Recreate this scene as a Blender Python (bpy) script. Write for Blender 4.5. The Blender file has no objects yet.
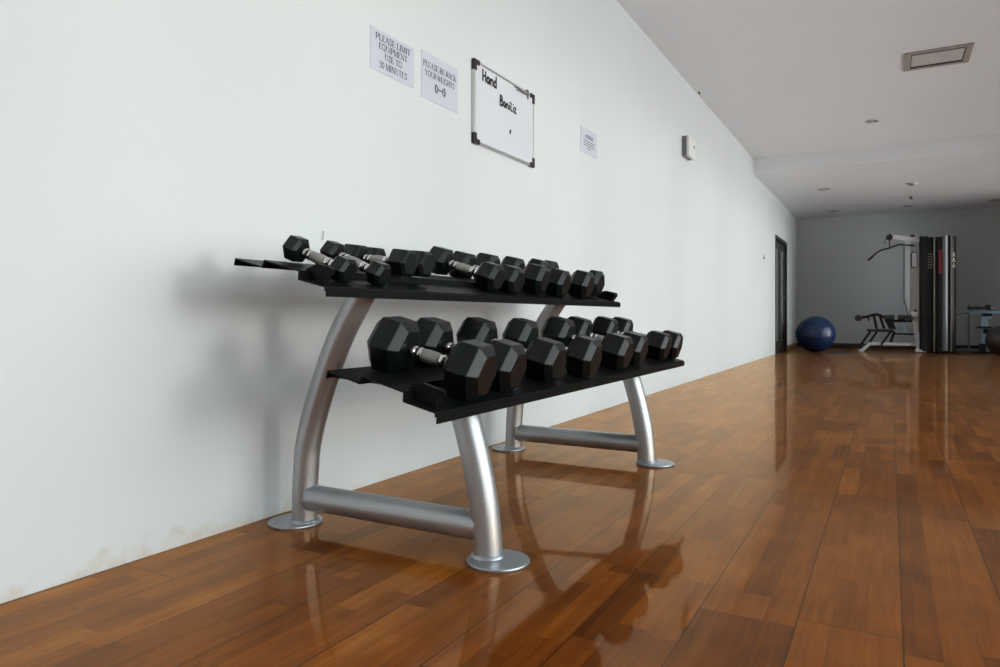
import bpy, bmesh, math, random
from mathutils import Vector, Matrix
random.seed(7)
scene = bpy.context.scene
COL = scene.collection
PI = math.pi

# ------------------------------------------------------------------ materials
def new_mat(name):
    m = bpy.data.materials.new(name); m.use_nodes = True
    nt = m.node_tree
    b = nt.nodes['Principled BSDF']
    return m, nt, b

def simple(name, col, rough=.5, metal=0., spec=.5, bump=0., bscale=200., coat=0., var=0.):
    m, nt, b = new_mat(name)
    b.inputs['Base Color'].default_value = (*col, 1)
    b.inputs['Roughness'].default_value = rough
    b.inputs['Metallic'].default_value = metal
    b.inputs['Specular IOR Level'].default_value = spec
    b.inputs['Coat Weight'].default_value = coat
    tc = nt.nodes.new('ShaderNodeTexCoord')
    n = nt.nodes.new('ShaderNodeTexNoise')
    n.inputs['Scale'].default_value = bscale; n.inputs['Detail'].default_value = 3
    nt.links.new(tc.outputs['Object'], n.inputs['Vector'])
    if bump > 0:
        bp = nt.nodes.new('ShaderNodeBump'); bp.inputs['Strength'].default_value = bump
        bp.inputs['Distance'].default_value = .002
        nt.links.new(n.outputs['Fac'], bp.inputs['Height']); nt.links.new(bp.outputs['Normal'], b.inputs['Normal'])
    if var > 0:
        r = nt.nodes.new('ShaderNodeMapRange')
        r.inputs['To Min'].default_value = rough - var; r.inputs['To Max'].default_value = rough + var
        nt.links.new(n.outputs['Fac'], r.inputs['Value']); nt.links.new(r.outputs['Result'], b.inputs['Roughness'])
    return m

def math_node(nt, op, a, b=None, c=None):
    n = nt.nodes.new('ShaderNodeMath'); n.operation = op
    for i, v in enumerate((a, b, c)):
        if v is None: continue
        if isinstance(v, (int, float)): n.inputs[i].default_value = v
        else: nt.links.new(v, n.inputs[i])
    return n.outputs[0]

def floor_material():
    m, nt, b = new_mat('wood_floor')
    L = nt.links.new
    geo = nt.nodes.new('ShaderNodeTexCoord')
    sep = nt.nodes.new('ShaderNodeSeparateXYZ'); L(geo.outputs['Object'], sep.inputs[0])
    X, Y = sep.outputs[0], sep.outputs[1]
    xs = math_node(nt, 'ADD', X, 20 - .012)
    strip_f = math_node(nt, 'DIVIDE', xs, .2 / 3)
    strip = math_node(nt, 'FLOOR', strip_f)
    board_f = math_node(nt, 'DIVIDE', xs, .2)
    board = math_node(nt, 'FLOOR', board_f)
    def rnd(*vals):
        c = nt.nodes.new('ShaderNodeCombineXYZ')
        for i, v in enumerate(vals):
            if isinstance(v, (int, float)): c.inputs[i].default_value = v
            else: L(v, c.inputs[i])
        w = nt.nodes.new('ShaderNodeTexWhiteNoise'); w.noise_dimensions = '3D'; L(c.outputs[0], w.inputs['Vector'])
        return w
    # boards 1.25 m long, each laid of short strips
    boff = rnd(board, 3.7, 1.1).outputs['Value']
    by = math_node(nt, 'ADD', math_node(nt, 'DIVIDE', Y, 1.25), math_node(nt, 'MULTIPLY', boff, 5))
    bi = math_node(nt, 'FLOOR', by)
    soff = rnd(strip, 9.3, bi).outputs['Value']
    sy = math_node(nt, 'ADD', math_node(nt, 'DIVIDE', Y, .43), math_node(nt, 'MULTIPLY', soff, 7))
    si = math_node(nt, 'FLOOR', sy)
    tone = rnd(strip, si, bi)
    btone = rnd(board, bi, 5.5)
    # grain
    gv = nt.nodes.new('ShaderNodeCombineXYZ')
    L(math_node(nt, 'MULTIPLY', X, 46.), gv.inputs[0]); L(math_node(nt, 'MULTIPLY', Y, 2.4), gv.inputs[1])
    L(math_node(nt, 'MULTIPLY', tone.outputs['Value'], 40.), gv.inputs[2])
    gn = nt.nodes.new('ShaderNodeTexNoise'); gn.inputs['Scale'].default_value = 1.0
    gn.inputs['Detail'].default_value = 6; gn.inputs['Roughness'].default_value = .62; gn.inputs['Distortion'].default_value = .6
    L(gv.outputs[0], gn.inputs['Vector'])
    bl = nt.nodes.new('ShaderNodeTexNoise'); bl.inputs['Scale'].default_value = 5.; bl.inputs['Detail'].default_value = 4
    L(geo.outputs['Object'], bl.inputs['Vector'])
    t = math_node(nt, 'MULTIPLY', tone.outputs['Value'], .5)
    t = math_node(nt, 'ADD', t, math_node(nt, 'MULTIPLY', btone.outputs['Value'], .22))
    t = math_node(nt, 'ADD', t, math_node(nt, 'MULTIPLY', math_node(nt, 'SUBTRACT', gn.outputs['Fac'], .5), 1.0))
    t = math_node(nt, 'ADD', t, math_node(nt, 'MULTIPLY', math_node(nt, 'SUBTRACT', bl.outputs['Fac'], .5), .7))
    t = math_node(nt, 'ADD', t, .14)
    ramp = nt.nodes.new('ShaderNodeValToRGB')
    cr = ramp.color_ramp
    cr.elements[0].position = 0.; cr.elements[0].color = (*FLOOR_COLS[0], 1)
    cr.elements[1].position = 1.; cr.elements[1].color = (*FLOOR_COLS[3], 1)
    e = cr.elements.new(.36); e.color = (*FLOOR_COLS[1], 1)
    e = cr.elements.new(.7); e.color = (*FLOOR_COLS[2], 1)
    L(t, ramp.inputs['Fac'])
    # joints: thin dark lines between boards and at board ends, fainter between strips
    def edge(fv, half):
        fr = math_node(nt, 'FRACT', fv)
        d = math_node(nt, 'MINIMUM', fr, math_node(nt, 'SUBTRACT', 1., fr))
        return math_node(nt, 'LESS_THAN', d, half)
    j = math_node(nt, 'MAXIMUM', edge(board_f, .009), edge(by, .0011))
    js = math_node(nt, 'MULTIPLY', math_node(nt, 'MAXIMUM', edge(strip_f, .012), edge(sy, .0022)), .22)
    jj = math_node(nt, 'MAXIMUM', math_node(nt, 'MULTIPLY', j, .8), js)
    mix = nt.nodes.new('ShaderNodeMix'); mix.data_type = 'RGBA'
    L(jj, mix.inputs['Factor']); L(ramp.outputs['Color'], mix.inputs[6]); mix.inputs[7].default_value = (.018, .008, .004, 1)
        # worn varnish
    rr = nt.nodes.new('ShaderNodeMapRange'); rr.inputs['To Min'].default_value = .02; rr.inputs['To Max'].default_value = .085
    rn = nt.nodes.new('ShaderNodeTexNoise'); rn.inputs['Scale'].default_value = 2.2; rn.inputs['Detail'].default_value = 5
    L(geo.outputs['Object'], rn.inputs['Vector']); L(rn.outputs['Fac'], rr.inputs['Value'])
    hgt = math_node(nt, 'SUBTRACT', math_node(nt, 'MULTIPLY', gn.outputs['Fac'], .12), math_node(nt, 'MULTIPLY', jj, .7))
    wv = nt.nodes.new('ShaderNodeTexNoise'); wv.inputs['Scale'].default_value = 7.; wv.inputs['Detail'].default_value = 1
    L(geo.outputs['Object'], wv.inputs['Vector'])
    hgt = math_node(nt, 'ADD', hgt, math_node(nt, 'MULTIPLY', wv.outputs['Fac'], .35))
    hgt = math_node(nt, 'ADD', hgt, math_node(nt, 'MULTIPLY', tone.outputs['Value'], .1))
    bp = nt.nodes.new('ShaderNodeBump'); bp.inputs['Strength'].default_value = .2; bp.inputs['Distance'].default_value = .001
    L(hgt, bp.inputs['Height'])
    # amber varnish over the wood: a sharp gloss lobe and a softer one from fine scratches
    nt.nodes.remove(b)
    df = nt.nodes.new('ShaderNodeBsdfDiffuse'); L(mix.outputs[2], df.inputs['Color']); L(bp.outputs['Normal'], df.inputs['Normal'])
    lobes = []
    for soft in (False, True):
        g = nt.nodes.new('ShaderNodeBsdfGlossy'); g.inputs['Color'].default_value = (1, .73, .49, 1)
        L(bp.outputs['Normal'], g.inputs['Normal'])
        if soft: g.inputs['Roughness'].default_value = .3
        else: L(rr.outputs['Result'], g.inputs['Roughness'])
        lobes.append(g)
    ms = nt.nodes.new('ShaderNodeMixShader'); ms.inputs[0].default_value = .28
    L(lobes[0].outputs[0], ms.inputs[1]); L(lobes[1].outputs[0], ms.inputs[2])
    fr = nt.nodes.new('ShaderNodeFresnel'); fr.inputs['IOR'].default_value = 1.48; L(bp.outputs['Normal'], fr.inputs['Normal'])
    mm = nt.nodes.new('ShaderNodeMixShader'); L(fr.outputs[0], mm.inputs[0]); L(df.outputs[0], mm.inputs[1]); L(ms.outputs[0], mm.inputs[2])
    L(mm.outputs[0], nt.nodes['Material Output'].inputs[0])
    return m

def wall_material(name, col, stains=False):
    m, nt, b = new_mat(name)
    L = nt.links.new
    b.inputs['Roughness'].default_value = .62; b.inputs['Specular IOR Level'].default_value = .3
    tc = nt.nodes.new('ShaderNodeTexCoord')
    n = nt.nodes.new('ShaderNodeTexNoise'); n.inputs['Scale'].default_value = .9; n.inputs['Detail'].default_value = 3
    L(tc.outputs['Object'], n.inputs['Vector'])
    ramp = nt.nodes.new('ShaderNodeValToRGB')
    ramp.color_ramp.elements[0].position = .3; ramp.color_ramp.elements[0].color = (*[c * .965 for c in col], 1)
    ramp.color_ramp.elements[1].position = .7; ramp.color_ramp.elements[1].color = (*col, 1)
    L(n.outputs['Fac'], ramp.inputs['Fac'])
    out = ramp.outputs['Color']
    if stains:
        sep = nt.nodes.new('ShaderNodeSeparateXYZ'); L(tc.outputs['Object'], sep.inputs[0])
        Yc, Z = sep.outputs[1], sep.outputs[2]
        s1 = nt.nodes.new('ShaderNodeTexNoise'); s1.inputs['Scale'].default_value = 9.; s1.inputs['Detail'].default_value = 6
        s1.inputs['Roughness'].default_value = .65
        L(tc.outputs['Object'], s1.inputs['Vector'])
        # damp ochre tide mark creeping up from the floor joint
        lim = math_node(nt, 'MULTIPLY', math_node(nt, 'SUBTRACT', s1.outputs['Fac'], .38), .26)
        a = math_node(nt, 'SUBTRACT', lim, Z)
        a = math_node(nt, 'MULTIPLY', a, 28.); 
        cl = nt.nodes.new('ShaderNodeClamp'); L(a, cl.inputs['Value'])
        yfade = nt.nodes.new('ShaderNodeMapRange'); yfade.inputs['From Min'].default_value = 2.6; yfade.inputs['From Max'].default_value = 1.5
        yfade.inputs['To Min'].default_value = .12; yfade.inputs['To Max'].default_value = .62
        L(Yc, yfade.inputs['Value'])
        s2 = nt.nodes.new('ShaderNodeTexNoise'); s2.inputs['Scale'].default_value = 26.; s2.inputs['Detail'].default_value = 5
        L(tc.outputs['Object'], s2.inputs['Vector'])
        f = math_node(nt, 'MULTIPLY', math_node(nt, 'MULTIPLY', cl.outputs[0], yfade.outputs[0]), s2.outputs['Fac'])
        mx = nt.nodes.new('ShaderNodeMix'); mx.data_type = 'RGBA'
        L(f, mx.inputs['Factor']); L(out, mx.inputs[6]); mx.inputs[7].default_value = (.52, .38, .20, 1)
        # specks of dirt and old filler
        v = nt.nodes.new('ShaderNodeTexVoronoi'); v.inputs['Scale'].default_value = 2.1; v.inputs['Randomness'].default_value = 1
        L(tc.outputs['Object'], v.inputs['Vector'])
        sp = math_node(nt, 'LESS_THAN', v.outputs['Distance'], .009)
        mx2 = nt.nodes.new('ShaderNodeMix'); mx2.data_type = 'RGBA'
        L(math_node(nt, 'MULTIPLY', sp, .55), mx2.inputs['Factor']); L(mx.outputs[2], mx2.inputs[6]); mx2.inputs[7].default_value = (.22, .2, .18, 1)
        out = mx2.outputs[2]
    L(out, b.inputs['Base Color'])
    n2 = nt.nodes.new('ShaderNodeTexNoise'); n2.inputs['Scale'].default_value = 60.; n2.inputs['Detail'].default_value = 4
    L(tc.outputs['Object'], n2.inputs['Vector'])
    bp = nt.nodes.new('ShaderNodeBump'); bp.inputs['Strength'].default_value = .12; bp.inputs['Distance'].default_value = .002
    L(n2.outputs['Fac'], bp.inputs['Height']); L(bp.outputs['Normal'], b.inputs['Normal'])
    return m

def glass_material(name, tint, rough=.02):
    m = bpy.data.materials.new(name); m.use_nodes = True
    nt = m.node_tree; nt.nodes.clear()
    o = nt.nodes.new('ShaderNodeOutputMaterial'); mx = nt.nodes.new('ShaderNodeMixShader')
    t = nt.nodes.new('ShaderNodeBsdfTransparent'); t.inputs[0].default_value = (*tint, 1)
    g = nt.nodes.new('ShaderNodeBsdfGlossy'); g.inputs['Roughness'].default_value = rough
    fr = nt.nodes.new('ShaderNodeFresnel'); fr.inputs[0].default_value = 1.45
    nt.links.new(fr.outputs[0], mx.inputs[0]); nt.links.new(t.outputs[0], mx.inputs[1]); nt.links.new(g.outputs[0], mx.inputs[2])
    nt.links.new(mx.outputs[0], o.inputs[0])
    return m

FLOOR_COLS = [(.085, .0185, .0015), (.19, .045, .0035), (.29, .079, .007), (.43, .14, .017)]
M = {}
M['floor'] = floor_material()
M['wall'] = wall_material('white_wall_paint', (.69, .722, .728), True)
M['wall_plain'] = wall_material('grey_white_wall_paint', (.66, .71, .74))
M['wall_room'] = wall_material('room_wall_paint', (.74, .76, .78))
M['ceiling'] = wall_material('ceiling_paint', (.83, .845, .865))
M['rubber'] = simple('black_rubber', (.004, .006, .0065), .36, spec=.3, bump=.12, bscale=260, var=.05)
M['tray'] = simple('black_powder_coat', (.005, .006, .006), .42, spec=.1, bump=.15, bscale=500)
M['silver'] = simple('silver_paint', (.42, .43, .445), .36, metal=.7, bump=.03, bscale=300, var=.05)
M['dull_silver'] = simple('dull_silver', (.20, .215, .225), .42, metal=.35)
M['plate'] = simple('silver_plate', (.42, .45, .48), .36, metal=.8, var=.05)
M['chrome'] = simple('chrome', (.82, .82, .80), .14, metal=1.)
M['knurl'] = simple('knurled_steel', (.42, .41, .39), .38, metal=1., bump=1., bscale=900)
M['black_plastic'] = simple('black_plastic', (.012, .012, .013), .45, bump=.05)
M['dark_groove'] = simple('dark_groove', (.01, .01, .01), .6)
M['paper'] = simple('paper', (.58, .605, .69), .7, bump=.05, bscale=80)
M['ink'] = simple('printed_ink', (.05, .05, .08), .8)
M['marker_ink'] = simple('marker_ink', (.015, .015, .018), .5)
M['board'] = simple('whiteboard_enamel', (.68, .71, .755), .25, spec=.5)
M['alu'] = simple('aluminium', (.62, .62, .62), .3, metal=.9)
M['white_plastic'] = simple('white_plastic', (.78, .78, .76), .4)
M['grey_plastic'] = simple('grey_plastic', (.16, .17, .18), .45)
M['vent_paint'] = simple('vent_beige', (.36, .33, .30), .5)
M['vent_panel'] = simple('vent_panel', (.58, .56, .54), .55)
M['ball_blue'] = simple('blue_vinyl', (.003, .022, .078), .33, spec=.5, bump=.04, bscale=120)
M['ball_dark'] = simple('dark_grey_vinyl', (.035, .033, .03), .38, spec=.5)
M['white_steel'] = simple('white_painted_steel', (.78, .81, .84), .3, spec=.5)
M['daylit_steel'] = simple('daylight_tinted_steel', (.30, .47, .58), .3, metal=.3)  # grey-white steel with the blue cast of daylight put into its colour
M['gym_black'] = simple('gym_black', (.007, .009, .010), .38, spec=.25)
M['tan'] = simple('tan_trim', (.24, .22, .19), .4, metal=.4)
M['red'] = simple('red_trim', (.22, .006, .01), .4)
M['pad'] = simple('black_vinyl_pad', (.014, .016, .018), .42)
M['skirting'] = simple('dark_wood_skirting', (.055, .028, .012), .35, bump=.1, bscale=40)
M['skirting_light'] = simple('brown_wood_skirting', (.22, .12, .045), .4)
M['door_wood'] = simple('dark_door_frame', (.022, .022, .02), .4)
M['glass'] = glass_material('window_glass', (.95, .97, .97))
M['door_glass'] = simple('reflection_grey_glass', (.20, .21, .21), .2)  # opaque grey stands in for the bright room mirrored in the panes
M['window_frame'] = simple('white_window_frame', (.6, .6, .6), .4)
M['lens'] = simple('lamp_lens', (.5, .48, .42), .3)
M['lamp_rim'] = simple('lamp_rim', (.50, .49, .47), .35, metal=.3)
M['rust'] = simple('nail_steel', (.12, .11, .10), .5, metal=.6)

# ------------------------------------------------------------------ mesh helpers
def add_box(bm, c, s, rot=None):
    m = Matrix.Translation(Vector(c))
    if rot is not None: m = m @ rot.to_4x4()
    m = m @ Matrix.Diagonal((s[0], s[1], s[2], 1))
    return bmesh.ops.create_cube(bm, size=1, matrix=m)['verts']

def box_between(bm, lo, hi):
    return add_box(bm, [(a + b) / 2 for a, b in zip(lo, hi)], [b - a for a, b in zip(lo, hi)])

def smooth_path(pts, n=6):
    P = [Vector(p) for p in pts]
    if len(P) < 3: return P
    Q = [P[0] * 2 - P[1]] + P + [P[-1] * 2 - P[-2]]
    out = []
    for i in range(1, len(Q) - 2):
        a, b, c, d = Q[i - 1:i + 3]
        for k in range(n):
            t = k / n
            out.append(.5 * ((2 * b) + (c - a) * t + (2 * a - 5 * b + 4 * c - d) * t * t + (3 * b - a - 3 * c + d) * t ** 3))
    out.append(P[-1])
    return out

def add_tube(bm, pts, r, seg=16, cap=True, ref=None):
    P = [Vector(p) for p in pts]
    rs = r if isinstance(r, (list, tuple)) else [r] * len(P)
    rings = []
    prev = None
    for i, p in enumerate(P):
        t = (P[min(i + 1, len(P) - 1)] - P[max(i - 1, 0)]).normalized()
        if prev is None:
            up = Vector(ref) if ref else (Vector((0, 0, 1)) if abs(t.z) < .9 else Vector((0, 1, 0)))
            n = t.cross(up).normalized()
        else:
            n = (prev - t * prev.dot(t)).normalized()
        prev = n
        bn = t.cross(n)
        rings.append([bm.verts.new(p + (n * math.cos(2 * PI * k / seg) + bn * math.sin(2 * PI * k / seg)) * rs[i]) for k in range(seg)])
    for a, b in zip(rings, rings[1:]):
        for k in range(seg):
            f = bm.faces.new((a[k], a[(k + 1) % seg], b[(k + 1) % seg], b[k])); f.smooth = True
    if cap:
        bm.faces.new([bm.verts.new(v.co) for v in reversed(rings[0])]); bm.faces.new([bm.verts.new(v.co) for v in rings[-1]])

def add_lathe(bm, prof, mat, seg=24):
    """prof: list of (axial, radius); axis = local X of mat"""
    rings = []
    for a, r in prof:
        rings.append([bm.verts.new(mat @ Vector((a, r * math.cos(2 * PI * k / seg), r * math.sin(2 * PI * k / seg)))) for k in range(seg)])
    for a, b in zip(rings, rings[1:]):
        for k in range(seg):
            f = bm.faces.new((a[k], a[(k + 1) % seg], b[(k + 1) % seg], b[k])); f.smooth = True
    bm.faces.new([bm.verts.new(v.co) for v in reversed(rings[0])]); bm.faces.new([bm.verts.new(v.co) for v in rings[-1]])

def add_prism(bm, poly, axis, lo, hi):
    """poly: list of 2d points in the plane normal to axis (0:x->(y,z), 1:y->(x,z), 2:z->(x,y))"""
    def v(p, h):
        if axis == 0: return (h, p[0], p[1])
        if axis == 1: return (p[0], h, p[1])
        return (p[0], p[1], h)
    a = [bm.verts.new(v(p, lo)) for p in poly]; b = [bm.verts.new(v(p, hi)) for p in poly]
    n = len(poly)
    for i in range(n):
        bm.faces.new((a[i], a[(i + 1) % n], b[(i + 1) % n], b[i]))
    bm.faces.new(list(reversed(a))); bm.faces.new(b)

def obj(name, bm, mat, parent=None, bevel=0., seg=2, loc=None, auto=False):
    bmesh.ops.recalc_face_normals(bm, faces=[fc for fc in bm.faces if not all(e.is_boundary for e in fc.edges)])
    me = bpy.data.meshes.new(name); bm.to_mesh(me); bm.free()
    o = bpy.data.objects.new(name, me); COL.objects.link(o)
    me.materials.append(mat)
    if loc is not None:   # geometry was given in world space: move the origin to loc
        me.transform(Matrix.Translation(-Vector(loc))); o.location = loc
    if parent is not None:
        o.parent = parent
        if loc is None and parent.get('_world'):
            me.transform(Matrix.Translation(-parent.location))
    if bevel > 0:
        md = o.modifiers.new('bevel', 'BEVEL'); md.width = bevel; md.segments = seg; md.limit_method = 'ANGLE'
        md.angle_limit = math.radians(30)
    return o

def tag(o, label, cat, group=None):
    o['label'] = label; o['category'] = cat
    if group: o['group'] = group
    return o

def thing(name, label, cat, loc=(0, 0, 0), group=None, world=True):
    """an Empty at the thing's base; parts are given in world space when world is True"""
    o = bpy.data.objects.new(name, None); COL.objects.link(o)
    o.location = loc; o.empty_display_size = .1
    tag(o, label, cat, group)
    if world: o['_world'] = 1
    return o

def struct(name, bm, mat, parent=None, bevel=0.):
    o = obj(name, bm, mat, parent, bevel)
    if parent is None: o['kind'] = 'structure'
    return o

BM = bmesh.new

# ------------------------------------------------------------------ the room
XR, YB, YF, H, H2, YS = 4.7, -4.0, 16.645, 3.03, 2.81, 11.05
bm = BM(); box_between(bm, (-.2, YB - .2, -.15), (XR + .2, YF + .2, 0)); struct('floor', bm, M['floor'])
bm = BM(); box_between(bm, (-.2, YB - .2, H), (XR + .2, YF + .2, H + .15)); struct('ceiling', bm, M['ceiling'])
bm = BM(); box_between(bm, (0, YS, H2), (XR, YF, H)); struct('ceiling.001', bm, M['ceiling'])

DY0, DY1, DZ = 13.29, 14.86, 2.13
bm = BM()
box_between(bm, (-.2, YB - .2, 0), (0, DY0, H)); box_between(bm, (-.2, DY1, 0), (0, YF, H)); box_between(bm, (-.2, DY0, DZ), (0, DY1, H))
struct('wall_left', bm, M['wall'])
bm = BM(); box_between(bm, (-.2, YF, 0), (XR + .2, YF + .2, H)); struct('wall_far', bm, M['wall_plain'])
bm = BM(); box_between(bm, (-.2, YB - .2, 0), (XR + .2, YB, H)); struct('wall_back', bm, M['wall_room'])
bm = BM()   # dim passage behind the glazed door
box_between(bm, (-1.6, DY0 - .5, 0), (-1.5, DY1 + .5, 2.6)); box_between(bm, (-1.5, DY0 - .5, 0), (-.2, DY0 - .4, 2.6))
box_between(bm, (-1.5, DY1 + .4, 0), (-.2, DY1 + .5, 2.6)); box_between(bm, (-1.6, DY0 - .5, 2.6), (-.2, DY1 + .5, 2.7))
box_between(bm, (-1.6, DY0 - .5, -.15), (-.2, DY1 + .5, 0))
struct('wall_passage', bm, M['wall_room'])

# right wall with its row of windows
WZ0, WZ1, WW = .12, 2.75, 1.97
WINS = [-2.48, -.43, 1.62, 3.67, 5.72, 7.77, 9.82, 11.87, 13.92]
bm = BM()
box_between(bm, (XR, YB, 0), (XR + .2, YF, WZ0)); box_between(bm, (XR, YB, WZ1), (XR + .2, YF, H))
ys = [YB] + [v for c in WINS for v in (c - WW / 2, c + WW / 2)] + [YF]
for i in range(0, len(ys), 2):
    box_between(bm, (XR, ys[i], WZ0), (XR + .2, ys[i + 1], WZ1))
struct('wall_right', bm, M['wall_room'])
for i, c in enumerate(WINS):
    w = bpy.data.objects.new('window_%d' % (i + 1), None); COL.objects.link(w); w.location = (XR + .1, c, WZ0); w['kind'] = 'structure'; w['_world'] = 1
    bm = BM(); t = .03
    for (a, b) in (((c - WW / 2), (c - WW / 2 + t)), ((c + WW / 2 - t), (c + WW / 2)), (c - t / 2, c + t / 2)):
        box_between(bm, (XR + .08, a, WZ0), (XR + .13, b, WZ1))
    for z in (WZ0, WZ1 - t):
        box_between(bm, (XR + .08, c - WW / 2 + t, z), (XR + .13, c - t / 2, z + t)); box_between(bm, (XR + .08, c + t / 2, z), (XR + .13, c + WW / 2 - t, z + t))
    obj('window_frame', bm, M['window_frame'], w)
    bm = BM(); box_between(bm, (XR + .1, c - WW / 2 + t, WZ0 + t), (XR + .106, c - t / 2, WZ1 - t)); box_between(bm, (XR + .1, c + t / 2, WZ0 + t), (XR + .106, c + WW / 2 - t, WZ1 - t))
    obj('window_pane', bm, M['glass'], w)
    ld = bpy.data.lights.new('window_daylight_portal', 'AREA'); ld.shape = 'RECTANGLE'; ld.size = WZ1 - WZ0; ld.size_y = WW
    ld.cycles.is_portal = True
    lo = bpy.data.objects.new('window_daylight_portal', ld); COL.objects.link(lo)
    lo.location = (XR + .18, c, (WZ0 + WZ1) / 2); lo.rotation_euler = (0, PI / 2, 0)

# skirting
bm = BM(); box_between(bm, (.012, YF - .014, 0), (XR, YF, .10)); struct('baseboard_far', bm, M['skirting'], bevel=.003)
bm = BM(); box_between(bm, (0, DY1 + .03, 0), (.012, YF, .10)); struct('baseboard_left', bm, M['skirting_light'], bevel=.003)

# glazed double door in the left wall
d = bpy.data.objects.new('door_1', None); COL.objects.link(d); d.location = (0, (DY0 + DY1) / 2, 0); d['kind'] = 'structure'; d['_world'] = 1
bm = BM(); t = .07
box_between(bm, (-.12, DY0, 0), (.012, DY0 + t, DZ)); box_between(bm, (-.12, DY1 - t, 0), (.012, DY1, DZ)); box_between(bm, (-.12, DY0 + t, DZ - t), (.012, DY1 - t, DZ))
obj('door_frame', bm, M['door_wood'], d, .003)
mid = (DY0 + DY1) / 2
for s, (a, b) in enumerate(((DY0 + t + .004, mid - .002), (mid + .002, DY1 - t - .004))):
    bm = BM(); st = .11
    box_between(bm, (-.06, a, .01), (-.02, a + st, DZ - t - .004)); box_between(bm, (-.06, b - st, .01), (-.02, b, DZ - t - .004))
    for z0, z1 in ((.01, .22), (DZ - t - .13, DZ - t - .004)):
        box_between(bm, (-.06, a + st, z0), (-.02, b - st, z1))
    lf = obj('door_leaf', bm, M['door_wood'], d, .003); 
    bm = BM(); box_between(bm, (-.043, a + st, .22), (-.037, b - st, DZ - t - .13)); obj('door_pane', bm, M['door_glass'], d)
    yh = (b - .05) if s == 0 else (a + .05)
    bm = BM(); sg = -1 if s == 0 else 1
    add_lathe(bm, [(-.02, .026), (-.012, .026)], Matrix.Translation((0, yh, 1.04)))
    add_tube(bm, [(-.02, yh, 1.04), (.035, yh, 1.04)], .009, 10)
    add_tube(bm, smooth_path([(.035, yh, 1.04), (.04, yh + sg * .03, 1.04), (.04, yh + sg * .13, 1.035)], 4), .009, 10)
    obj('door_handle', bm, M['chrome'], d)

# ------------------------------------------------------------------ lettering (strokes, seriffed)
def strokes_for(ch):
    K, N = .15, .055
    def V(x, y0=0., y1=1., k=K, s0=True, s1=True):
        r = [((x, y0), (x, y1), k)]
        if s0: r.append(((x - .13, y0 + .025), (x + .13, y0 + .025), .05))
        if s1: r.append(((x - .13, y1 - .025), (x + .13, y1 - .025), .05))
        return r
    def poly(ps, k): return [(a, b, k) for a, b in zip(ps, ps[1:])]
    def ell(cx, cy, rx, ry, a0, a1, k, n=10):
        ps = [(cx + rx * math.cos(math.radians(a0 + (a1 - a0) * i / n)), cy + ry * math.sin(math.radians(a0 + (a1 - a0) * i / n))) for i in range(n + 1)]
        return poly(ps, k)
    P = V(.17) + poly([(.17, .97), (.42, .97)], N) + ell(.42, .73, .2, .24, 90, -90, .11) + poly([(.42, .49), (.17, .49)], N)
    g = {
     'P': (P, .7), 'R': (P + [((.38, .49), (.68, .03), K)], .76),
     'L': (V(.17) + poly([(.17, .03), (.62, .03), (.64, .25)], N), .68),
     'E': (V(.17) + poly([(.17, .97), (.58, .97), (.6, .78)], N) + poly([(.17, .51), (.44, .51)], N) + poly([(.17, .03), (.62, .03), (.64, .25)], N), .7),
     'A': ([((.08, .0), (.38, 1), N), ((.38, 1), (.68, 0), K), ((.2, .36), (.56, .36), N), ((-.02, .025), (.2, .025), .05), ((.54, .025), (.8, .025), .05)], .78),
     'S': (poly([(.54, .74), (.5, .93), (.32, 1), (.14, .88), (.14, .68), (.34, .54), (.52, .38), (.54, .16), (.38, .01), (.18, .04), (.1, .26)], .10), .64),
     'I': (V(.18), .37), 'M': (V(.1, k=N) + [((.12, 1), (.46, .02), K), ((.46, .02), (.78, 1), N)] + V(.82), .98),
     'T': (V(.36) + poly([(.04, .78), (.06, .97), (.66, .97), (.68, .78)], N), .74),
     'Q': (ell(.4, .5, .32, .48, 0, 360, .10, 18) + [((.42, .1), (.72, -.2), .1)], .82), 'O': (ell(.4, .5, .32, .48, 0, 360, .10, 18), .82),
     'U': (V(.17, .3, 1, s0=False) + ell(.4, .3, .23, .28, 180, 360, .07) + V(.63, .3, 1, k=N, s0=False), .8),
     'N': (V(.12, k=N) + [((.12, 1), (.66, .02), K)] + V(.68, k=N), .82),
     'K': (V(.17) + [((.17, .42), (.62, .97), N), ((.32, .58), (.68, .02), K), ((.56, .025), (.82, .025), .05)], .8),
     'C': (ell(.42, .5, .33, .48, 42, 318, .10, 14) + [((.66, .66), (.66, .98), N)], .74),
     'G': (ell(.42, .5, .33, .48, 42, 300, .10, 14) + [((.66, .66), (.66, .98), N)] + V(.66, .02, .42, k=.12, s0=False), .82),
     'Y': ([((.06, 1), (.37, .46), K), ((.68, 1), (.37, .46), N)] + V(.37, 0, .46, s1=False), .76),
     'W': ([((.04, 1), (.26, 0), K), ((.26, 0), (.46, .9), N), ((.46, .98), (.68, 0), K), ((.68, 0), (.9, 1), N)], .98),
     'H': (V(.16) + V(.64) + [((.16, .5), (.64, .5), N)], .82), '-': ([((.06, .38), (.32, .38), .09)], .4),
     '3': (poly([(.1, .82), (.22, .99), (.42, .94), (.46, .74), (.26, .55), (.48, .42), (.5, .16), (.3, .0), (.08, .1)], .10), .6),
     '0': (ell(.28, .5, .2, .48, 0, 360, .10, 16), .58), ' ': ([], .32),
    }
    return g[ch]

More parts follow.
